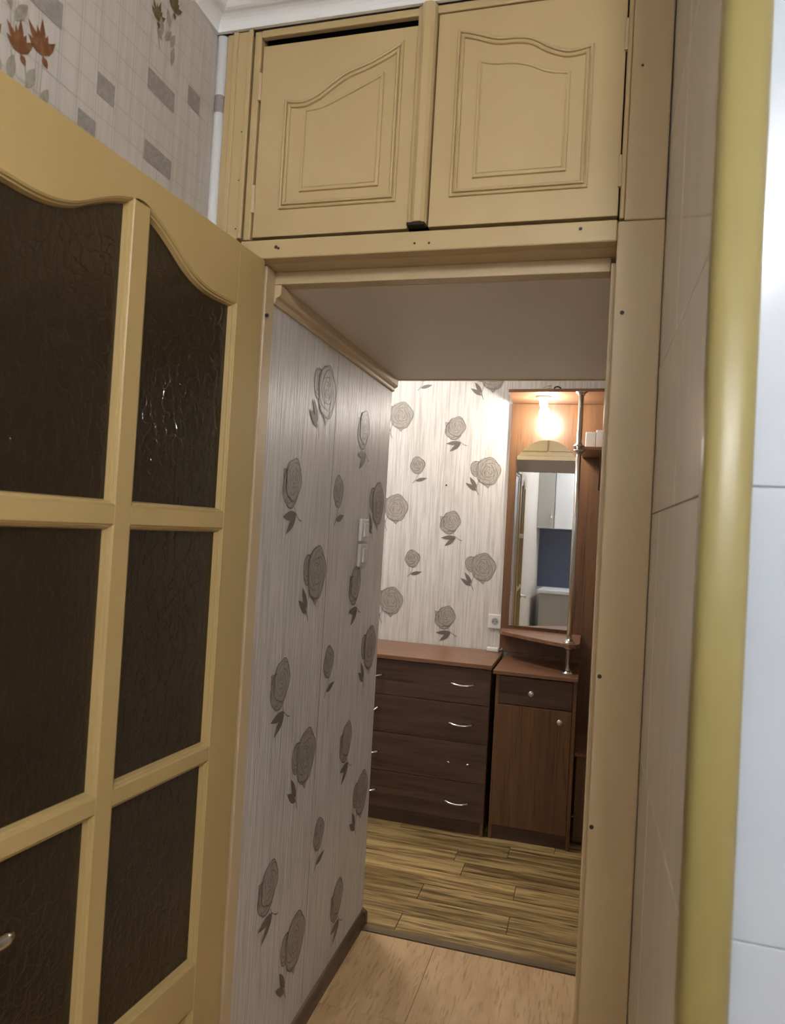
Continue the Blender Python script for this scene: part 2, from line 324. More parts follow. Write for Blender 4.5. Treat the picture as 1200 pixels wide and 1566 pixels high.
# ================================================================== loft cupboard above the passage
loft = thing('loft_cupboard', 'cream built-in loft cupboard with two arched panel doors above the doorway', 'cupboard', (-0.385, 1.445, 2.0655))
lx, lz = -0.385, 2.0655
def lb(name, x0, x1, y0, y1, z0, z1, m='cream', bev=0.0025, parent=None): return box(name, m, x0-lx, x1-lx, y0-1.445, y1-1.445, z0-lz, z1-lz, parent or loft, bev)
lb('upright', -0.8545, -0.832, 1.440, 1.475, 2.0655, 2.54, 'cream')
lb('upright_moulding', -0.836, -0.8235, 1.432, 1.4405, 2.0655, 2.54, 'cream')
lb('upright', -0.832, -0.795, 1.4365, 1.475, 2.0655, 2.54, 'cream')
lb('upright_moulding', -0.797, -0.787, 1.430, 1.4375, 2.0655, 2.54, 'cream', 0.002)
lb('upright', -0.787, -0.770, 1.442, 1.475, 2.0655, 2.54, 'cream')
lb('top_rail', -0.7695, 0.022, 1.44, 1.455, 2.5235, 2.54, 'cream')
lb('upright', 0.0185, 0.0275, 1.4395, 1.475, 2.0645, 2.54, 'cream')
lb('side_board', 0.028, 0.1025, 1.437, 1.47, 2.0592, 2.54, 'cream_dark', 0.003)
screw(loft, 0.048-lx, 1.437-1.445, 2.36-lz, 0.0025)
for z in (2.31, 2.20, 2.09): screw(loft, -0.803-lx, 1.4365-1.445, z-lz, 0.0016)
# centre post, a proud half-round batten with an open cut end
cpz = MB(); cpr = [(-0.405, 1.452), (-0.405, 1.436), (-0.398, 1.433), (-0.395, 1.426), (-0.388, 1.421), (-0.375, 1.421), (-0.368, 1.427), (-0.365, 1.436), (-0.365, 1.452)]
cpz.prism(cpr, lambda u, v, w: (u-lx, v-1.445, w-lz), 2.076, 2.538)
cpz.build('centre_post', 'cream', loft)
lb('post_end_gap', -0.404, -0.366, 1.4245, 1.446, 2.0700, 2.0755, 'dark', 0.0)  # dark block standing in for the shade in the open post end
# near-black sheet standing in for the shade inside the cupboard
lb('carcass_back', -0.80, 0.05, 1.50, 1.51, 2.05, 2.56, 'dark', 0)
# hall side of the cupboard, seen in the mirror
lb('fascia', XK-0.1, 0.13, YE-0.03, YE, ZP+0.0285, 2.045, 'cream', 0)
for a, b in ((-0.80, -0.40), (-0.385, 0.03)):
    lb('rear_door', a, b, YE-0.020, YE-0.002, 2.052, 2.50, 'cream', 0.003)
lb('rear_frame', XK-0.1, 0.13, YE-0.03, YE-0.012, 2.0455, ZT-0.001, 'cream', 0)
lb('side_panel', XK-0.1, -0.856, 1.51, YE-0.03, ZP+0.03, ZT-0.001, 'soffit', 0)
def smooth_curve(pts, n=28):
    xs = [p[0] for p in pts]; out = []
    for i in range(n+1):
        x = xs[0] + (xs[-1]-xs[0])*i/n
        for k in range(len(pts)-1):
            if min(xs[k], xs[k+1])-1e-9 <= x <= max(xs[k], xs[k+1])+1e-9: break
        t = (x-xs[k])/(xs[k+1]-xs[k]); h = xs[k+1]-xs[k]
        def m(j):
            if j == 0: return (pts[1][1]-pts[0][1])/(xs[1]-xs[0])
            if j == len(pts)-1: return (pts[-1][1]-pts[-2][1])/(xs[-1]-xs[-2])
            return (pts[j+1][1]-pts[j-1][1])/(xs[j+1]-xs[j-1])
        t2, t3 = t*t, t*t*t
        out.append((x, (2*t3-3*t2+1)*pts[k][1] + (t3-2*t2+t)*h*m(k) + (-2*t3+3*t2)*pts[k+1][1] + (t3-t2)*h*m(k+1)))
    return out
def inset(loop, d):
    """offset a counter-clockwise closed loop inwards by d"""
    n = len(loop); out = []
    for i in range(n):
        p0, p1, p2 = Vector(loop[i-1]), Vector(loop[i]), Vector(loop[(i+1) % n])
        e1 = (p1-p0).normalized(); e2 = (p2-p1).normalized()
        n1 = Vector((-e1.y, e1.x)); n2 = Vector((-e2.y, e2.x)); nn = (n1+n2)
        nn = nn/max(nn.length_squared, 1e-6)*2
        q = p1 + nn*d; out.append((q.x, q.y))
    return out
def ccw(loop):
    a = sum(loop[i-1][0]*loop[i][1]-loop[i][0]*loop[i-1][1] for i in range(len(loop)))
    return loop if a > 0 else loop[::-1]
def loft_door(x0, x1, z0, z1, arch, ib, ox, ibx, hinge_x, sgn, yf):
    d = lb('cupboard_door', x0, x1, yf, yf+0.019, z0, z1, 'cream', 0.0015)
    fn = lambda u, v, h: (u-lx, yf-h-1.445, v-lz)
    top = smooth_curve(arch)
    def panel_loop(curve, x0, x1, zb, d, n=28):
        xs = [c[0] for c in curve]; out = [(x0+d, zb+d), (x1-d, zb+d)]
        for i in range(n, -1, -1):
            x = x0+d + (x1-x0-2*d)*i/n
            k = max(j for j in range(len(xs)-1) if xs[j] <= x+1e-9)
            t = (x-xs[k])/(xs[k+1]-xs[k]); sl = (curve[k+1][1]-curve[k][1])/(xs[k+1]-xs[k])
            out.append((x, curve[k][1]+(curve[k+1][1]-curve[k][1])*t - d*math.hypot(1, sl)))
        return out
    loop = panel_loop(top, ox[0], ox[1], 2.130, 0.0)
    st = [(0, -0.0005), (0.05, 0.0052), (0.22, 0.0066), (0.38, 0.0050), (0.44, 0.0004), (0.52, 0.0004), (0.58, 0.0056), (0.78, 0.0072), (0.95, 0.0052), (1, -0.0005)]
    MB().ring(loop, panel_loop(top, ox[0], ox[1], 2.130, 0.016), st, fn).build('panel_moulding', 'cream', d)
    top2 = smooth_curve(ib)
    loop2 = panel_loop(top2, ibx[0], ibx[1], 2.166, 0.0)
    st2 = [(0, -0.0005), (0.10, 0.0052), (0.40, 0.0062), (0.58, 0.0058), (0.66, 0.0028), (0.80, 0.0028), (0.9, 0.0045), (1, 0.0045)]
    in2 = panel_loop(top2, ibx[0], ibx[1], 2.166, 0.011)
    mb = MB().ring(loop2, in2, st2, fn)
    tops = in2[2:]; nt_ = len(tops)
    mb.add([fn(u, v, 0.0045) for u, v in tops] + [fn(u, in2[0][1], 0.0045) for u, v in tops], [(i, i+1, nt_+i+1, nt_+i) for i in range(nt_-1)])
    mb.build('raised_panel', 'cream', d)
    for z in (z0+0.055, z1-0.125):
        MB().tube([(hinge_x-lx, yf-1.445-0.002, z-lz+0.0), (hinge_x-lx, yf-1.445-0.002, z-lz+0.062)], 0.0042, 10).build('hinge', 'cream_dark', d)
loft_door(-0.7655, -0.4075, 2.0715, 2.506, [(-0.705, 2.377), (-0.665, 2.371), (-0.632, 2.381), (-0.60, 2.402), (-0.562, 2.424), (-0.52, 2.437), (-0.475, 2.456), (-0.436, 2.477)],
          [(-0.658, 2.350), (-0.615, 2.355), (-0.575, 2.370), (-0.53, 2.389), (-0.476, 2.413)], (-0.705, -0.436), (-0.658, -0.476), -0.768, 1, 1.4455)
loft_door(-0.3625, 0.0155, 2.0715, 2.5215, [(-0.321, 2.483), (-0.28, 2.472), (-0.235, 2.456), (-0.20, 2.454), (-0.165, 2.447), (-0.125, 2.424), (-0.09, 2.412), (-0.044, 2.419)],
          [(-0.275, 2.415), (-0.24, 2.405), (-0.20, 2.402), (-0.165, 2.392), (-0.13, 2.376), (-0.087, 2.368)], (-0.321, -0.044), (-0.275, -0.087), 0.0165, -1, 1.4435)

# ================================================================== open glazed kitchen door
A_HINGE = math.atan2(-0.997, -0.081)
door = thing('door_1', 'mustard cream kitchen door standing open, six dark brown glass panes under an arch', 'door', (-0.7295, 1.445, 0), A_HINGE, None, 'structure')
TH = 0.040; DW = 0.80; DZ1 = 2.018
dfn = lambda u, v, h: (u, h, v)          # u along leaf, v up, h out of the seen face
def dbox(name, u0, u1, v0, v1, m='door_paint'): return box(name, m, u0, u1, -TH, 0, v0, v1, door, 0.0015)
dbox('stile', 0.0, 0.10, 0.012, DZ1); dbox('stile', 0.70, DW, 0.012, DZ1)
half = [(0.0, 1.972), (0.02, 1.968), (0.06, 1.953), (0.10, 1.932), (0.14, 1.909), (0.18, 1.895), (0.22, 1.890), (0.26, 1.8905), (0.30, 1.892)]
archR = smooth_curve([(0.40-u, z) for u, z in half[1:]], 24)      # from u=.38 down to .10
archL = smooth_curve([(0.40+u, z) for u, z in half[1:]], 24)      # from .42 to .70
mid = [(0.38+0.04*i/4, 1.968+0.004*math.sin(PI*i/4)) for i in range(1, 4)]
tr = MB(); poly = archR[::-1] + mid + archL
n = len(poly); vs = [dfn(u, v, 0) for u, v in poly] + [dfn(u, DZ1, 0) for u, v in poly] + [dfn(u, v, -TH) for u, v in poly] + [dfn(u, DZ1, -TH) for u, v in poly]
fs = []
for i in range(n-1): fs += [(i, i+1, n+i+1, n+i), (2*n+i, 3*n+i, 3*n+i+1, 2*n+i+1), (i, 2*n+i, 2*n+i+1, i+1), (n+i, n+i+1, 3*n+i+1, 3*n+i)]
fs += [(0, n, 3*n, 2*n), (n-1, 3*n-1, 4*n-1, 2*n-1)]
tr.add(vs, fs); tr.build('top_rail', 'door_paint', door)
dbox('muntin', 0.3802, 0.4198, 0.11, 1.967)
rows = [(1.453, None), (0.972, 1.421), (0.532, 0.944)]
for a, b in ((0.10, 0.3802), (0.4198, 0.70)):
    dbox('glazing_bar', a, b, 1.421, 1.453); dbox('glazing_bar', a, b, 0.944, 0.972); dbox('lock_rail', a, b, 0.44, 0.532); dbox('bottom_rail', a, b, 0.012, 0.13)
st_d = [(0, 0.0), (0.12, -0.0012), (0.32, -0.0022), (0.45, -0.0060), (0.72, -0.0072), (0.80, -0.0105), (1.0, -0.0165)]
WM = 0.009
for u0, u1, arch in ((0.10, 0.38, archR), (0.42, 0.70, archL)):
    for r, (z0, z1) in enumerate(rows):
        if z1 is None:
            top = arch if arch[0][0] < arch[-1][0] else arch[::-1]
            loop = ccw([(u0, z0), (u1, z0)] + top[::-1])
        else: loop = [(u0, z0), (u1, z0), (u1, z1), (u0, z1)]
        inn = inset(loop, WM)
        pane = MB(); pane.prism(inset(loop, WM-0.004), dfn, -0.022, -0.0162)
        p = pane.build('glass_pane', 'glass', door)
        MB().ring(loop, inn, st_d, dfn).ring(loop, inn, [(t, -TH-h) for t, h in st_d], dfn).build('glazing_moulding', 'door_paint', p)
    loop = [(u0, 0.13), (u1, 0.13), (u1, 0.44), (u0, 0.44)]
    pn = MB(); pn.prism(inset(loop, 0.006), dfn, -0.03, -0.012); p = pn.build('bottom_panel', 'door_paint', door)
    MB().ring(loop, inset(loop, WM), st_d, dfn).build('panel_moulding', 'door_paint', p)
# lever handle
hz, hu = 0.862, 0.744
hd = MB().lathe([(0.0, 0.0), (0.023, 0.0), (0.023, 0.004), (0.019, 0.008), (0.010, 0.010), (0.009, 0.045), (0.0, 0.047)], (hu, 0, hz), (0, 1, 0), 20).build('handle', 'chrome', door, smooth=True)
MB().tube([(hu, 0.048, hz), (hu-0.03, 0.051, hz+0.001), (hu-0.08, 0.052, hz), (hu-0.112, 0.050, hz-0.001), (hu-0.124, 0.048, hz)], [0.010, 0.0095, 0.0085, 0.0095, 0.007], 14).build('lever', 'chrome', hd, smooth=True)
box('strike_plate', 'chrome', DW-0.0005, DW+0.001, -0.030, -0.010, 0.78, 0.94, door)
for z in (0.25, 1.75): MB().tube([(-0.004, -TH-0.004, z), (-0.004, -TH-0.004, z+0.09)], 0.006, 10).build('hinge', 'cream_dark', door)

# ================================================================== wallpaper roses (printed motifs)
def blob(cx, cy, rx, ry, lobes, amp, ph, n=40):
    return [(cx + rx*(1+amp*math.sin(lobes*t+ph))*math.cos(t), cy + ry*(1+amp*math.sin(lobes*t+ph))*math.sin(t)) for t in [2*PI*i/n for i in range(n)]]
def leaf(mb, base, tip, w, fn, h):
    bx, by = base; tx, ty_ = tip; dx, dy = tx-bx, ty_-by; L = math.hypot(dx, dy); px, py = -dy/L, dx/L
    up = [(bx+dx*t+px*w*math.sin(PI*t**0.8)*0.5, by+dy*t+py*w*math.sin(PI*t**0.8)*0.5) for t in [i/8 for i in range(9)]]
    dn = [(bx+dx*t-px*w*math.sin(PI*t**0.8)*0.5, by+dy*t-py*w*math.sin(PI*t**0.8)*0.5) for t in [i/8 for i in range(7, 0, -1)]]
    lp = up+dn; mb.add([fn(u, v, h) for u, v in lp], [tuple(range(len(lp)))], 1)
def rose_mesh(kind, fn, name):
    mb = MB(); rnd = random.Random({'A': 1, 'B': 2, 'C': 3}[kind]); h1, h2 = -0.0004, 0.0001
    def bloom(cx, cy, rx, ry, lobes, amp, ph, turns):
        nonlocal h1, h2
        h1 += 0.0009; h2 += 0.0009
        lp = blob(cx, cy, rx, ry, lobes, amp, ph); mb.add([fn(u, v, h1) for u, v in lp], [tuple(range(len(lp)))], 0)
        mb.ribbon(lp+[lp[0]], 0.0022, fn, h2, 1)
        for k in range(turns):                      # petal edges
            f = 1-(k+0.6)/(turns+0.4); a0 = rnd.uniform(0, 2*PI)
            for q in range(3):
                a = a0+q*2.1; arc = [(cx+rx*f*(1+0.14*math.sin(2.5*t+k))*math.cos(a+t), cy+ry*f*(1+0.14*math.sin(2.5*t+k))*math.sin(a+t)) for t in [1.75*i/9 for i in range(10)]]
                mb.ribbon(arc, [0.0007+0.0016*math.sin(PI*i/9) for i in range(10)], fn, h2, 1)
    def stem(pts): mb.ribbon(pts, [0.002]*(len(pts)-2)+[0.0035, 0.0025], fn, h2, 1)
    if kind == 'A':
        bloom(-0.055, 0.012, 0.034, 0.042, 3, 0.05, 0.5, 3)
        bloom(0.010, 0.0, 0.066, 0.074, 5, 0.05, 0.9, 7)
        mb.add([fn(u, v, h1-0.0003) for u, v in ((-0.02, -0.06), (0.012, -0.093), (0.035, -0.062))], [(0, 1, 2)], 0)
        mb.ribbon([(-0.02, -0.06), (0.012, -0.093), (0.035, -0.062)], 0.002, fn, h2, 1)
        stem([(-0.034, -0.045), (-0.044, -0.065), (-0.050, -0.09), (-0.046, -0.112), (-0.036, -0.132)])
        leaf(mb, (-0.050, -0.095), (-0.090, -0.035), 0.022, fn, h2); leaf(mb, (-0.050, -0.108), (-0.112, -0.068), 0.022, fn, h2)
    elif kind == 'B':
        bloom(-0.008, -0.010, 0.050, 0.052, 4, 0.05, 0.3, 6); bloom(0.006, 0.010, 0.047, 0.055, 5, 0.06, 1.7, 4)
        ear = [(-0.060, 0.034), (-0.052, -0.03), (-0.02, -0.02), (-0.02, 0.03)]
        mb.add([fn(u, v, 0.0003) for u, v in ear], [(0, 1, 2, 3)], 0); mb.ribbon([ear[3], ear[0], ear[1]], 0.002, fn, h2, 1)
        stem([(0.018, -0.060), (0.028, -0.074), (0.042, -0.084), (0.056, -0.092), (0.070, -0.095)])
        leaf(mb, (0.034, -0.078), (-0.050, -0.086), 0.024, fn, h2); leaf(mb, (0.032, -0.082), (-0.028, -0.130), 0.022, fn, h2)
    else:
        bloom(0, 0, 0.041, 0.047, 4, 0.06, 0.6, 6)
        stem([(0.006, -0.046), (0.002, -0.062), (-0.006, -0.080), (-0.014, -0.092), (-0.024, -0.102)])
        leaf(mb, (-0.008, -0.088), (0.060, -0.070), 0.020, fn, h2)
    return mb
def put_roses(parent, lst, fn0):
    cache = {}
    for kind, u, v in lst:
        if kind not in cache:
            cache[kind] = rose_mesh(kind, lambda a, b, h: tuple(Vector(fn0(a, b, h))-Vector(fn0(0, 0, 0))), 'rose_print').build('rose_print', ['rose', 'rose_line'], parent)
            cache[kind].location = fn0(u, v, 0)
        else: inst(cache[kind], 'rose_print', parent, Matrix.Translation(fn0(u, v, 0)))
L = []
PL = 0.5115
for yc in (1.702, 2.257):
    z = 1.44 + (1.539-1.44)*1.0136 if yc < 2 else 1.247
    for k in range(-2, 5):
        zz = z - PL*k + (0 if yc < 2 else PL)
        if 0.10 < zz < 1.85: L.append(('B', yc, zz))
for yc, z in ((1.896, 1.304), (2.455, 1.5265)):
    for k in range(-1, 5):
        zz = z-PL*k
        if 0.10 < zz < 1.86 and not (yc > 2 and zz > 1.9): L.append(('A', yc, zz))
for k in range(-1, 4):
    zz = 1.5425-PL*k
    if 0.1 < zz < 1.85: L.append(('C', 2.048, zz))
put_roses(wall_left, L, lambda a, b, h: (XW+h, a, b))
L = []
PF = 0.523
for kind, x, z in (('A', -0.577, 1.783), ('B', -0.760, 2.014), ('C', -0.965, 1.803), ('A', -1.085, 2.083)):
    for k in range(-1, 3):
        zz = z-PF*k
        if 0.86 < zz < 2.48: L.append((kind, x, zz))
        for dx in (-0.508,):
            if 0.86 < zz < 2.48 and x+dx > -2.4 and not (kind == 'A' and x < -1): L.append((kind, x-0.508*2+dx*0, zz))
put_roses(wall_far, L, lambda a, b, h: (a, YF-h, b))
MB().lathe([(0.0045, -0.001), (0.0045, 0.003), (0.0, 0.004)], (-0.795, YF, 1.698), (0, -1, 0), 10).build('nail', 'screw', wall_far)
# fine seams between wallpaper lengths
sm = MB(); wfn = lambda a, b, h: (XW+h, a, b)
sm.ribbon([(1.985, 0.06), (1.985, 1.0), (1.986, 1.94)], 0.0022, wfn, 0.0004); sm.build('paper_seam', 'rose_line', wall_left)
# kitchen wallpaper: bricks, lines, flowers
kfn = lambda a, b, h: (XK+h, a, b)
g = 0.0470
lines = MB()
for i in range(-5, 13):
    y = 1.057+g*i-0.0 
    if y < 0.70 or y > 1.425: continue
    lines.ribbon([(y, 1.95), (y, 2.53)], 0.0012, kfn, 0.0004); lines.ribbon([(y+0.006, 1.95), (y+0.006, 2.53)], 0.0008, kfn, 0.0004)
for j in range(14):
    z = 1.96+0.0455*j
    if z < 2.53: lines.ribbon([(0.70, z), (1.43, z)], 0.0010, kfn, 0.0005)
lines.build('line_print', 'line_ink', wall_kl)['kind'] = 'stuff'
for y0, y1, zc, hh in ((1.057, 1.104, 2.197, 0.040), (1.196, 1.288, 2.294, 0.041), (1.335, 1.382, 2.345, 0.040), (1.199, 1.292, 2.154, 0.040), (1.014, 1.060, 2.107, 0.040), (0.872, 0.965, 2.247, 0.042), (0.76, 0.85, 2.06, 0.04)):
    MB().add([kfn(y0, zc-hh/2, 0.0008), kfn(y1, zc-hh/2, 0.0008), kfn(y1, zc+hh/2, 0.0008), kfn(y0, zc+hh/2, 0.0008)], [(0, 1, 2, 3)]).build('brick_print', 'brick_ink', wall_kl)
def flower(mb, cx, cy, s, lean, mi, rnd):
    """tulip-like bloom with pointed petals"""
    for a, l in ((-1.15, 0.75), (-0.62, 1.0), (-0.2, 0.8), (0.15, 1.1), (0.55, 0.7), (1.0, 0.85), (2.9, 0.6)):
        a += lean; tip = (cx+math.sin(a)*s*l, cy+math.cos(a)*s*l); b = (cx, cy-s*0.2)
        dx, dy = tip[0]-b[0], tip[1]-b[1]; Ln = math.hypot(dx, dy); px, py = -dy/Ln, dx/Ln; w = s*0.34
        lp = [b, (b[0]+dx*.35+px*w*.45, b[1]+dy*.35+py*w*.45), (b[0]+dx*.65+px*w*.38, b[1]+dy*.65+py*w*.38), tip, (b[0]+dx*.65-px*w*.38, b[1]+dy*.65-py*w*.38), (b[0]+dx*.35-px*w*.45, b[1]+dy*.35-py*w*.45)]
        h = 0.0010+rnd.random()*0.0004
        mb.add([kfn(u, v, h) for u, v in lp], [tuple(range(6))], mi)
def leafk(mb, b, t, w, mi):
    dx, dy = t[0]-b[0], t[1]-b[1]; Ln = math.hypot(dx, dy); px, py = -dy/Ln, dx/Ln
    lp = [(b[0]+dx*q+px*w*0.5*math.sin(PI*q), b[1]+dy*q+py*w*0.5*math.sin(PI*q)) for q in [i/6 for i in range(7)]] + [(b[0]+dx*q-px*w*0.5*math.sin(PI*q), b[1]+dy*q-py*w*0.5*math.sin(PI*q)) for q in [i/6 for i in range(5, 0, -1)]]
    mb.add([kfn(u, v, 0.0012) for u, v in lp], [tuple(range(12))], mi)
rnd = random.Random(5)
fm = MB()
flower(fm, 0.885, 2.142, 0.040, -0.25, 0, rnd); flower(fm, 0.928, 2.168, 0.044, -0.25, 0, rnd); flower(fm, 0.832, 2.128, 0.034, -0.5, 0, rnd)
for b, t in (((0.868, 2.175), (0.893, 2.215)), ((0.862, 2.185), (0.845, 2.225)), ((0.90, 2.09), (0.915, 2.13)), ((0.865, 2.08), (0.872, 2.125)), ((0.93, 2.075), (0.945, 2.115)), ((0.85, 2.08), (0.835, 2.11))): leafk(fm, b, t, 0.018, 1)
fm.ribbon([(0.892, 2.135), (0.90, 2.10), (0.895, 2.04)], 0.0015, kfn, 0.0009, 1); fm.ribbon([(0.93, 2.16), (0.928, 2.10), (0.92, 2.04)], 0.0015, kfn, 0.0009, 1); fm.ribbon([(0.86, 2.19), (0.866, 2.13), (0.88, 2.06)], 0.0015, kfn, 0.0009, 1)
fm.build('flower_print', ['flower_brown', 'leaf_ink'], wall_kl)
fm = MB()
flower(fm, 1.216, 2.425, 0.034, 0.0, 0, rnd); flower(fm, 1.268, 2.480, 0.036, 0.1, 0, rnd)
for b, t in (((1.232, 2.40), (1.225, 2.435)), ((1.245, 2.40), (1.262, 2.428)), ((1.262, 2.395), (1.275, 2.43)), ((1.268, 2.36), (1.274, 2.405)), ((1.232, 2.39), (1.215, 2.405)), ((1.255, 2.43), (1.245, 2.465))): leafk(fm, b, t, 0.015, 1)
fm.ribbon([(1.218, 2.41), (1.222, 2.385), (1.228, 2.37)], 0.0015, kfn, 0.0009, 0); fm.ribbon([(1.263, 2.465), (1.255, 2.43), (1.24, 2.40)], 0.0015, kfn, 0.0009, 1)
fm.build('flower_print', ['flower_olive', 'leaf_ink'], wall_kl)

# ================================================================== switches and sockets
for zc, hh, lab in ((1.4295, 0.074, 'upper of two white light switches on the rose wallpapered passage wall'), (1.346, 0.076, 'lower of two white light switches, yellowed, on the passage wall')):
    t = thing('light_switch', lab, 'switch', (XW, 2.297, zc), 0, 'light switches on the passage wall')
    mt_ = 'plastic' if zc > 1.4 else 'plastic_aged'
    box('switch_plate', mt_, 0.0005, 0.012, -0.037, 0.037, -hh/2, hh/2, t, 0.003)
    box('rocker', mt_, 0.012, 0.019, -0.022, 0.022, -0.024, 0.024, t, 0.003)
def socket(x, z):
    t = thing('power_socket', 'square white wall socket beside the mirror', 'socket', (x, YF, z))
    box('socket_plate', 'plastic', -0.038, 0.038, -0.011, -0.0005, -0.038, 0.038, t, 0.004)
    MB().lathe([(0.0, -0.0108), (0.0225, -0.0108), (0.0225, -0.013), (0.021, -0.0115)], (0, 0, 0), (0, 1, 0), 24).build('socket_rim', 'plastic', t, smooth=True)
    h = MB().lathe([(0.0, -0.0116), (0.0185, -0.0118), (0.0, -0.0122)], (0, 0, 0), (0, 1, 0), 24).build('socket_well', 'hole', t)
    for dx in (-0.0095, 0.0095): MB().lathe([(0.0, -0.0118), (0.003, -0.0120), (0.003, -0.0126), (0.0, -0.0128)], (dx, 0, 0), (0, 1, 0), 10).build('pin_hole', 'dark', h)
socket(-0.486, 0.972)

# ================================================================== chest of drawers
DX0, DX1, DYF, DYB = -1.165, -0.437, 3.47, YF-0.006
ch = thing('chest_of_drawers', 'dark walnut chest of four wide drawers with curved chrome handles', 'chest of drawers', ((DX0+DX1)/2, (DYF+DYB)/2, 0))
cx, cy = (DX0+DX1)/2, (DYF+DYB)/2
def cb(name, m, x0, x1, y0, y1, z0, z1, bev=0.0015, parent=None): return box(name, m, x0-cx, x1-cx, y0-cy, y1-cy, z0, z1, parent or ch, bev)
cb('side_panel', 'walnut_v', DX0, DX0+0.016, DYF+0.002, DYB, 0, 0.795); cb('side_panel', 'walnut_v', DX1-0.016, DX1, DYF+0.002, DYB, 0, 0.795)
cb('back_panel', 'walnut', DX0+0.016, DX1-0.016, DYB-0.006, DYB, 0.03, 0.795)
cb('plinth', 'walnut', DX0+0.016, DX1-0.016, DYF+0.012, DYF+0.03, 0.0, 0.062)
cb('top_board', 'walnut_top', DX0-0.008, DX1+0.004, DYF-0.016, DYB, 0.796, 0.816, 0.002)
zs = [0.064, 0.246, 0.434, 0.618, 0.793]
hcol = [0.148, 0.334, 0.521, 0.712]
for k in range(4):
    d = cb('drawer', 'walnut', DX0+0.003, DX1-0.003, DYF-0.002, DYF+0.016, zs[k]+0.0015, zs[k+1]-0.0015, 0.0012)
    for hx in (-1.03, -0.570):
        z = hcol[k]; f = lambda u, v, w: (hx+u-cx, DYF-0.002-v-cy, z+w)
        hb = MB().tube([f(-0.056, 0.003, 0.004), f(-0.052, 0.014, 0.002), f(-0.030, 0.024, -0.002), f(0, 0.027, -0.004), f(0.030, 0.024, -0.002), f(0.052, 0.014, 0.002), f(0.056, 0.003, 0.004)], [0.006, 0.0055, 0.004, 0.0042, 0.004, 0.0055, 0.006], 10)
        if k == 1 and hx > -0.8:   # broken handle: only the two posts are left
            for s in (-1, 1): MB().tube([f(s*0.052, 0.0, 0.002), f(s*0.050, 0.014, 0.003), f(s*0.040, 0.020, 0.001)], [0.006, 0.0055, 0.003], 10).build('handle_stub', 'chrome', d, smooth=True)
            continue
        if k == 2 and hx < -0.8:   # this handle hangs loose at an angle
            f2 = lambda u, v, w: (hx+u*0.80-cx, DYF-0.002-v-cy, z+w+u*0.55)
            hb = MB().tube([f2(-0.056, 0.003, 0.004), f2(-0.052, 0.014, 0.002), f2(0, 0.025, -0.004), f2(0.052, 0.014, 0.002), f2(0.056, 0.003, 0.004)], [0.006, 0.0055, 0.004, 0.0055, 0.006], 10)
        hb.build('handle', 'chrome', d, smooth=True)
# small white adapter lying on the chest against the wall
ad = thing('power_adapter', 'small white adapter lying on the chest against the wallpaper', 'adapter', (-0.487, 3.888, 0.8165))
box('adapter_body', 'plastic', -0.032, 0.032, -0.024, 0.024, 0.0, 0.020, ad, 0.004)
MB().tube([(0.032, 0.0, 0.010), (0.045, 0.004, 0.011), (0.05, 0.02, 0.03), (0.035, 0.028, 0.09)], 0.002, 8).build('cable', 'plastic', ad, smooth=True)

# ================================================================== hall stand with mirror
hs = thing('hall_stand', 'walnut hall stand with arched mirror, chrome pole, small cupboard and shelves', 'hall stand', (-0.235, 3.70, 0))
ox, oy = -0.235, 3.70
def hb_(name, m, x0, x1, y0, y1, z0, z1, bev=0.0015, parent=None): return box(name, m, x0-ox, x1-ox, y0-oy, y1-oy, z0, z1, parent or hs, bev)
PY = YF-0.022     # front of the back panel
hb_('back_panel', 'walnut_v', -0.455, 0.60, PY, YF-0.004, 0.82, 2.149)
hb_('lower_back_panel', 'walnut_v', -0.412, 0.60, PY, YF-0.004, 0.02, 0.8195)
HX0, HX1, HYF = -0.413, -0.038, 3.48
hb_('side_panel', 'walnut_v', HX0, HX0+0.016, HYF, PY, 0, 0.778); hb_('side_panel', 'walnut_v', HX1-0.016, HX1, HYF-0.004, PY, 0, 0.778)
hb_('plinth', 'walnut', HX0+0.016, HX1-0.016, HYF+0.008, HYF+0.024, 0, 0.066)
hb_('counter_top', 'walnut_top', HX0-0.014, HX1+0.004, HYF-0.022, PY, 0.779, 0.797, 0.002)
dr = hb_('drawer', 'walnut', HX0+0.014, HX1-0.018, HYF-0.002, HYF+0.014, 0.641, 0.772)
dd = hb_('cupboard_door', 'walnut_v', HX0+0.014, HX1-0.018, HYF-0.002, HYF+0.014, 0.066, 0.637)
def knob(x, z, p): MB().lathe([(0.0, 0.0), (0.008, 0.0), (0.006, 0.004), (0.005, 0.010), (0.012, 0.015), (0.0145, 0.021), (0.012, 0.026), (0.0, 0.028)], (x-ox, HYF-0.002-oy, z), (0, -1, 0), 18).build('knob', 'chrome', p, smooth=True)
knob(-0.244, 0.704, dr); knob(-0.108, 0.588, dd)
# right section: low bench with its own front
hb_('bench_top', 'walnut_top', HX1+0.001, 0.60, 3.52, PY, 0.425, 0.443, 0.002)
hb_('bench_front', 'walnut_v', HX1+0.012, 0.60, 3.55, 3.566, 0.02, 0.424)
# trapezoid shelf under the mirror with rounded right corner
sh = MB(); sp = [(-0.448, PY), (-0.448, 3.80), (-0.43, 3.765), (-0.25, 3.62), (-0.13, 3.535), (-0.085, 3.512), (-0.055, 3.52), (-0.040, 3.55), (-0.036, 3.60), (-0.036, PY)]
sh.prism(sp, lambda u, v, w: (u-ox, v-oy, w), 0.925, 0.943); sh.build('mirror_shelf', 'walnut_top', hs, 0.0015)
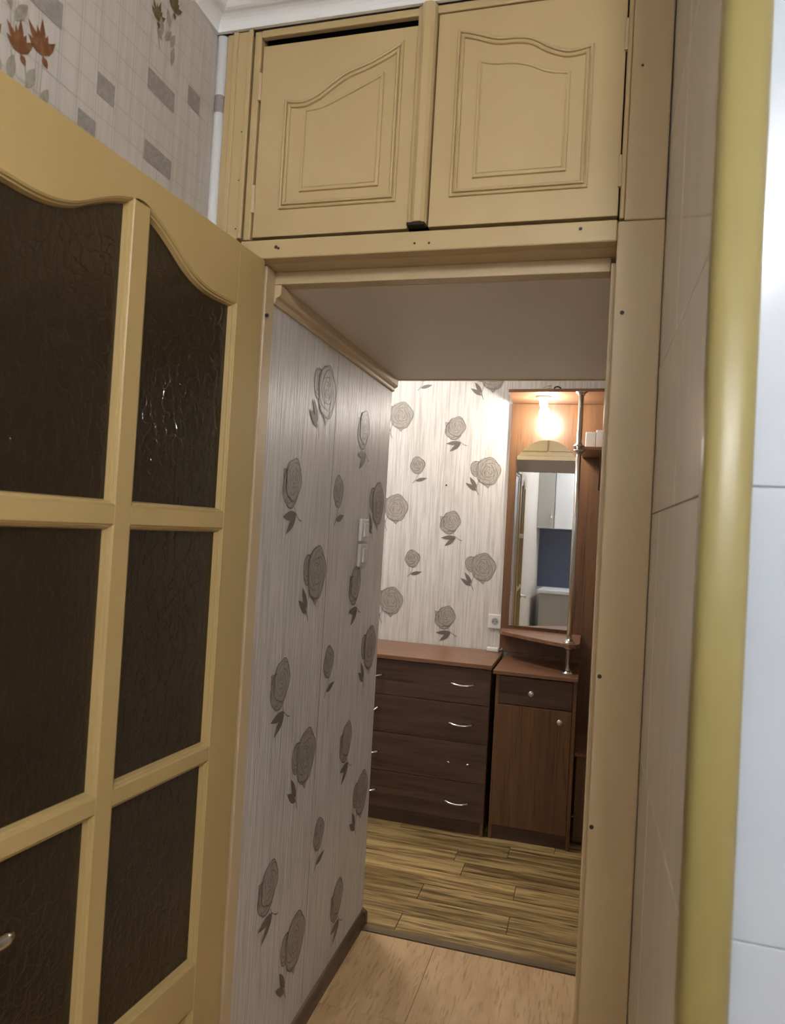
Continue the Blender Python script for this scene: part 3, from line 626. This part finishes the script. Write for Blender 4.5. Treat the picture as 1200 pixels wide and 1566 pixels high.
# canopy board with lowered rim
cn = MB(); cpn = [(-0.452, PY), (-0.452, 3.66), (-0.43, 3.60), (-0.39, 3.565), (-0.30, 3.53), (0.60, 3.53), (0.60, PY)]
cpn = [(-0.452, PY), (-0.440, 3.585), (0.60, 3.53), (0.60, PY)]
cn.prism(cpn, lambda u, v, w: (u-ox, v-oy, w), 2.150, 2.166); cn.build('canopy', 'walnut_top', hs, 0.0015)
# quarter-round shelf with bracket to the right of the pole
qs = MB(); q = [(0.60, PY), (-0.075, PY)] + [(-0.075-0.035*math.sin(t*PI/2/6)-0.0, PY-0.09-0.23*t/6-0.02*math.sin(t*PI/6)) for t in range(7)] + [(-0.06, 3.55), (0.60, 3.55)]
qs.prism(q, lambda u, v, w: (u-ox, v-oy, w), 1.868, 1.884); qs.build('side_shelf', 'walnut_top', hs, 0.0015)
br = MB(); br.prism([(3.60, 1.867), (PY, 1.867), (PY, 1.70), (3.86, 1.715), (3.74, 1.80)], lambda u, v, w: (w-ox, u-oy, v), 0.012, 0.028); br.build('bracket', 'walnut_v', hs, 0.001)
# mirror with arched top, hung a touch out of square
ml = [(-0.412, 0.962), (-0.107, 0.962)] + smooth_curve([(-0.107, 1.865), (-0.14, 1.905), (-0.20, 1.945), (-0.26, 1.955), (-0.32, 1.945), (-0.378, 1.905), (-0.412, 1.865)], 20)
mi = MB(); TILT = math.radians(-1.25)
mi.prism(ml, lambda u, v, w: ((u+0.26)*math.cos(TILT), (u+0.26)*math.sin(TILT)-w, v), 0.0, 0.004)
mo = mi.build('mirror', 'mirror', hs); mo.location = (-0.26-ox, PY-0.0040-oy, 0)
# chrome pole with flanges
px_, py_ = -0.0865, 3.565
po = MB().tube([(px_-ox, py_-oy, 0.798), (px_-ox, py_-oy, 2.149)], 0.0125, 18).build('pole', 'chrome', hs, smooth=True)
for z, s in ((0.7975, 1), (0.9435, 1), (0.9245, -1), (1.8845, 1), (1.867, -1), (2.149, -1)):
    MB().lathe([(0.0, 0), (0.028, 0), (0.028, 0.003), (0.019, 0.008), (0.0165, 0.016), (0.0, 0.016)], (px_-ox, py_-oy, z), (0, 0, s), 20).build('flange', 'chrome', po, smooth=True)
# bulb under the canopy
lb_ = thing('light_bulb', 'glowing bare bulb in a white holder under the hall stand canopy', 'bulb', (-0.274, 3.70, 2.1495))
MB().lathe([(0.0, 0.0), (0.040, 0.0), (0.040, -0.006), (0.030, -0.014), (0.021, -0.018), (0.021, -0.042), (0.0, -0.042)], (0, 0, 0), (0, 0, 1), 24).build('lamp_holder', 'plastic', lb_, smooth=True)
ax = Vector((0.20, -0.05, -1)).normalized()
MB().lathe([(0.0, 0.0), (0.013, 0.0), (0.015, 0.012), (0.024, 0.030), (0.0295, 0.050), (0.028, 0.066), (0.018, 0.080), (0.0, 0.086)], (0, 0, -0.041), ax, 24).build('glass_globe', 'bulb', lb_, smooth=True)
# things on the stand
for i, (x0, x1, z1, lab) in enumerate(((-0.060, -0.012, 0.088, 'white printed carton nearest the pole on the upper side shelf'), (-0.009, 0.05, 0.098, 'taller pale grey carton half hidden by the jamb on the side shelf'))):
    t = thing('carton', lab, 'box', ((x0+x1)/2, 3.72, 1.8845)); w_ = (x1-x0)/2
    box('carton_body', 'plastic', -w_, w_, -0.04, 0.04, 0, z1, t, 0.002)
    box('carton_flap', 'kwhite', -w_+0.002, w_-0.002, -0.041, -0.039, z1*0.55, z1-0.002, t)
t = thing('metal_clip', 'small dark metal clip lying on top of the hall stand', 'clip', (-0.205, 3.62, 2.1665))
MB().tube([(-0.018, 0, 0.004), (-0.012, 0, 0.016), (0.002, 0, 0.020), (0.014, 0, 0.014), (0.018, 0, 0.004)], 0.004, 8).build('clip_body', 'screw', t, smooth=True)
box('clip_base', 'screw', -0.02, 0.02, -0.008, 0.008, 0, 0.004, t, 0.001)
t = thing('wire_coil', 'small pale coil of wire on top of the hall stand', 'wire', (-0.255, 3.63, 2.1665))
MB().tube([(0.018*math.cos(a), 0.018*math.sin(a)*0.8, 0.004+0.0016*a) for a in [i*0.5 for i in range(28)]], 0.0022, 6).build('coil', 'plastic_aged', t, smooth=True)
MB().tube([(0.018, 0, 0.003), (0.045, 0.01, 0.004), (0.07, 0.0, 0.010)], 0.002, 6).build('loose_end', 'plastic_aged', t, smooth=True)

# ================================================================== kitchen behind the viewer (seen in the mirror)
KY = YB
bs = struct(box('wall_back', 'blue', XK+0.001, 1.2, KY, KY+0.012, 0.83, 1.55), 'slate blue kitchen splashback reflected in the mirror', 'splashback')
def kcab(name, label, x0, x1, y1, z0, z1, m, doors):
    t = thing(name, label, 'cabinet', ((x0+x1)/2, KY+0.013, z0)); w_ = (x1-x0)/2; d_ = y1-KY-0.013
    box('body', 'kwhite', -w_, w_, 0, d_-0.02, 0, z1-z0, t)
    for k in range(doors):
        a = -w_+2*w_*k/doors+0.002; b = -w_+2*w_*(k+1)/doors-0.002
        dd_ = box('door', m, a, b, d_-0.0195, d_, 0.002, z1-z0-0.002, t, 0.002)
        MB().tube([(b-0.03, d_+0.012, 0.06), (b-0.03, d_+0.012, 0.18)], 0.005, 8).build('handle', 'chrome', dd_, smooth=True)
    return t
kcab('kitchen_base_cabinet', 'pale grey kitchen base cabinet reflected at the bottom of the mirror', -0.78, 0.5, KY+0.60, 0.0, 0.79, 'kgrey', 3)
tag(box('worktop', 'kwhite', -0.80, 0.52, KY+0.013, KY+0.63, 0.791, 0.83, None, 0.004), 'white kitchen worktop reflected in the mirror', 'worktop')
kcab('kitchen_wall_cabinet', 'grey kitchen wall cabinet reflected in the mirror', XK+0.002, -0.68, KY+0.33, 1.551, 2.35, 'kgrey', 1)
kcab('kitchen_wall_cabinet', 'white patterned kitchen wall cabinet reflected near the chrome pole', -0.675, 0.3, KY+0.33, 1.551, 2.35, 'kwhite', 2)
# hall ceiling lamp
M['lamp_h'] = mat('glowing_hall_diffuser', (1, 1, 1), 0.3, emit=((1.0, 0.985, 0.96), HALL_STRENGTH))
hl = thing('ceiling_lamp', 'round white hall ceiling lamp out of sight above the chest of drawers', 'lamp', (-1.25, 3.10, ZT))
MB().lathe([(0.0, 0.0), (0.145, 0.0), (0.145, -0.022), (0.130, -0.026), (0.0, -0.026)], (0, 0, 0), (0, 0, 1), 32).build('lamp_base', 'white', hl)
MB().lathe([(0.128, -0.0265), (0.120, -0.050), (0.10, -0.068), (0.06, -0.080), (0.0, -0.085)], (0, 0, 0), (0, 0, 1), 32).build('diffuser', 'lamp_h', hl, smooth=True)
# kitchen pendant lamp
kl = thing('pendant_lamp', 'round white glass pendant lamp above the viewer, mirrored on the white tiles', 'lamp', (0.36, -0.72, ZT))
MB().lathe([(0.0, 0.0), (0.055, 0.0), (0.052, -0.014), (0.012, -0.026), (0.0, -0.026)], (0, 0, 0), (0, 0, 1), 28).build('ceiling_rose', 'white', kl, smooth=True)
MB().tube([(0, 0, -0.02), (0, 0, -0.085)], 0.006, 10).build('stem', 'white', kl, smooth=True)
MB().lathe([(0.0, -0.080), (0.04, -0.082), (0.042, -0.096), (0.0, -0.098)], (0, 0, 0), (0, 0, 1), 24).build('globe_cap', 'white', kl)
MB().lathe([(0.112*math.sin(PI*(0.06+0.94*k/14)), -0.208+0.112*math.cos(PI*(0.06+0.94*k/14))) for k in range(15)], (0, 0, 0), (0, 0, 1), 28).build('glass_globe', 'lamp', kl, smooth=True)
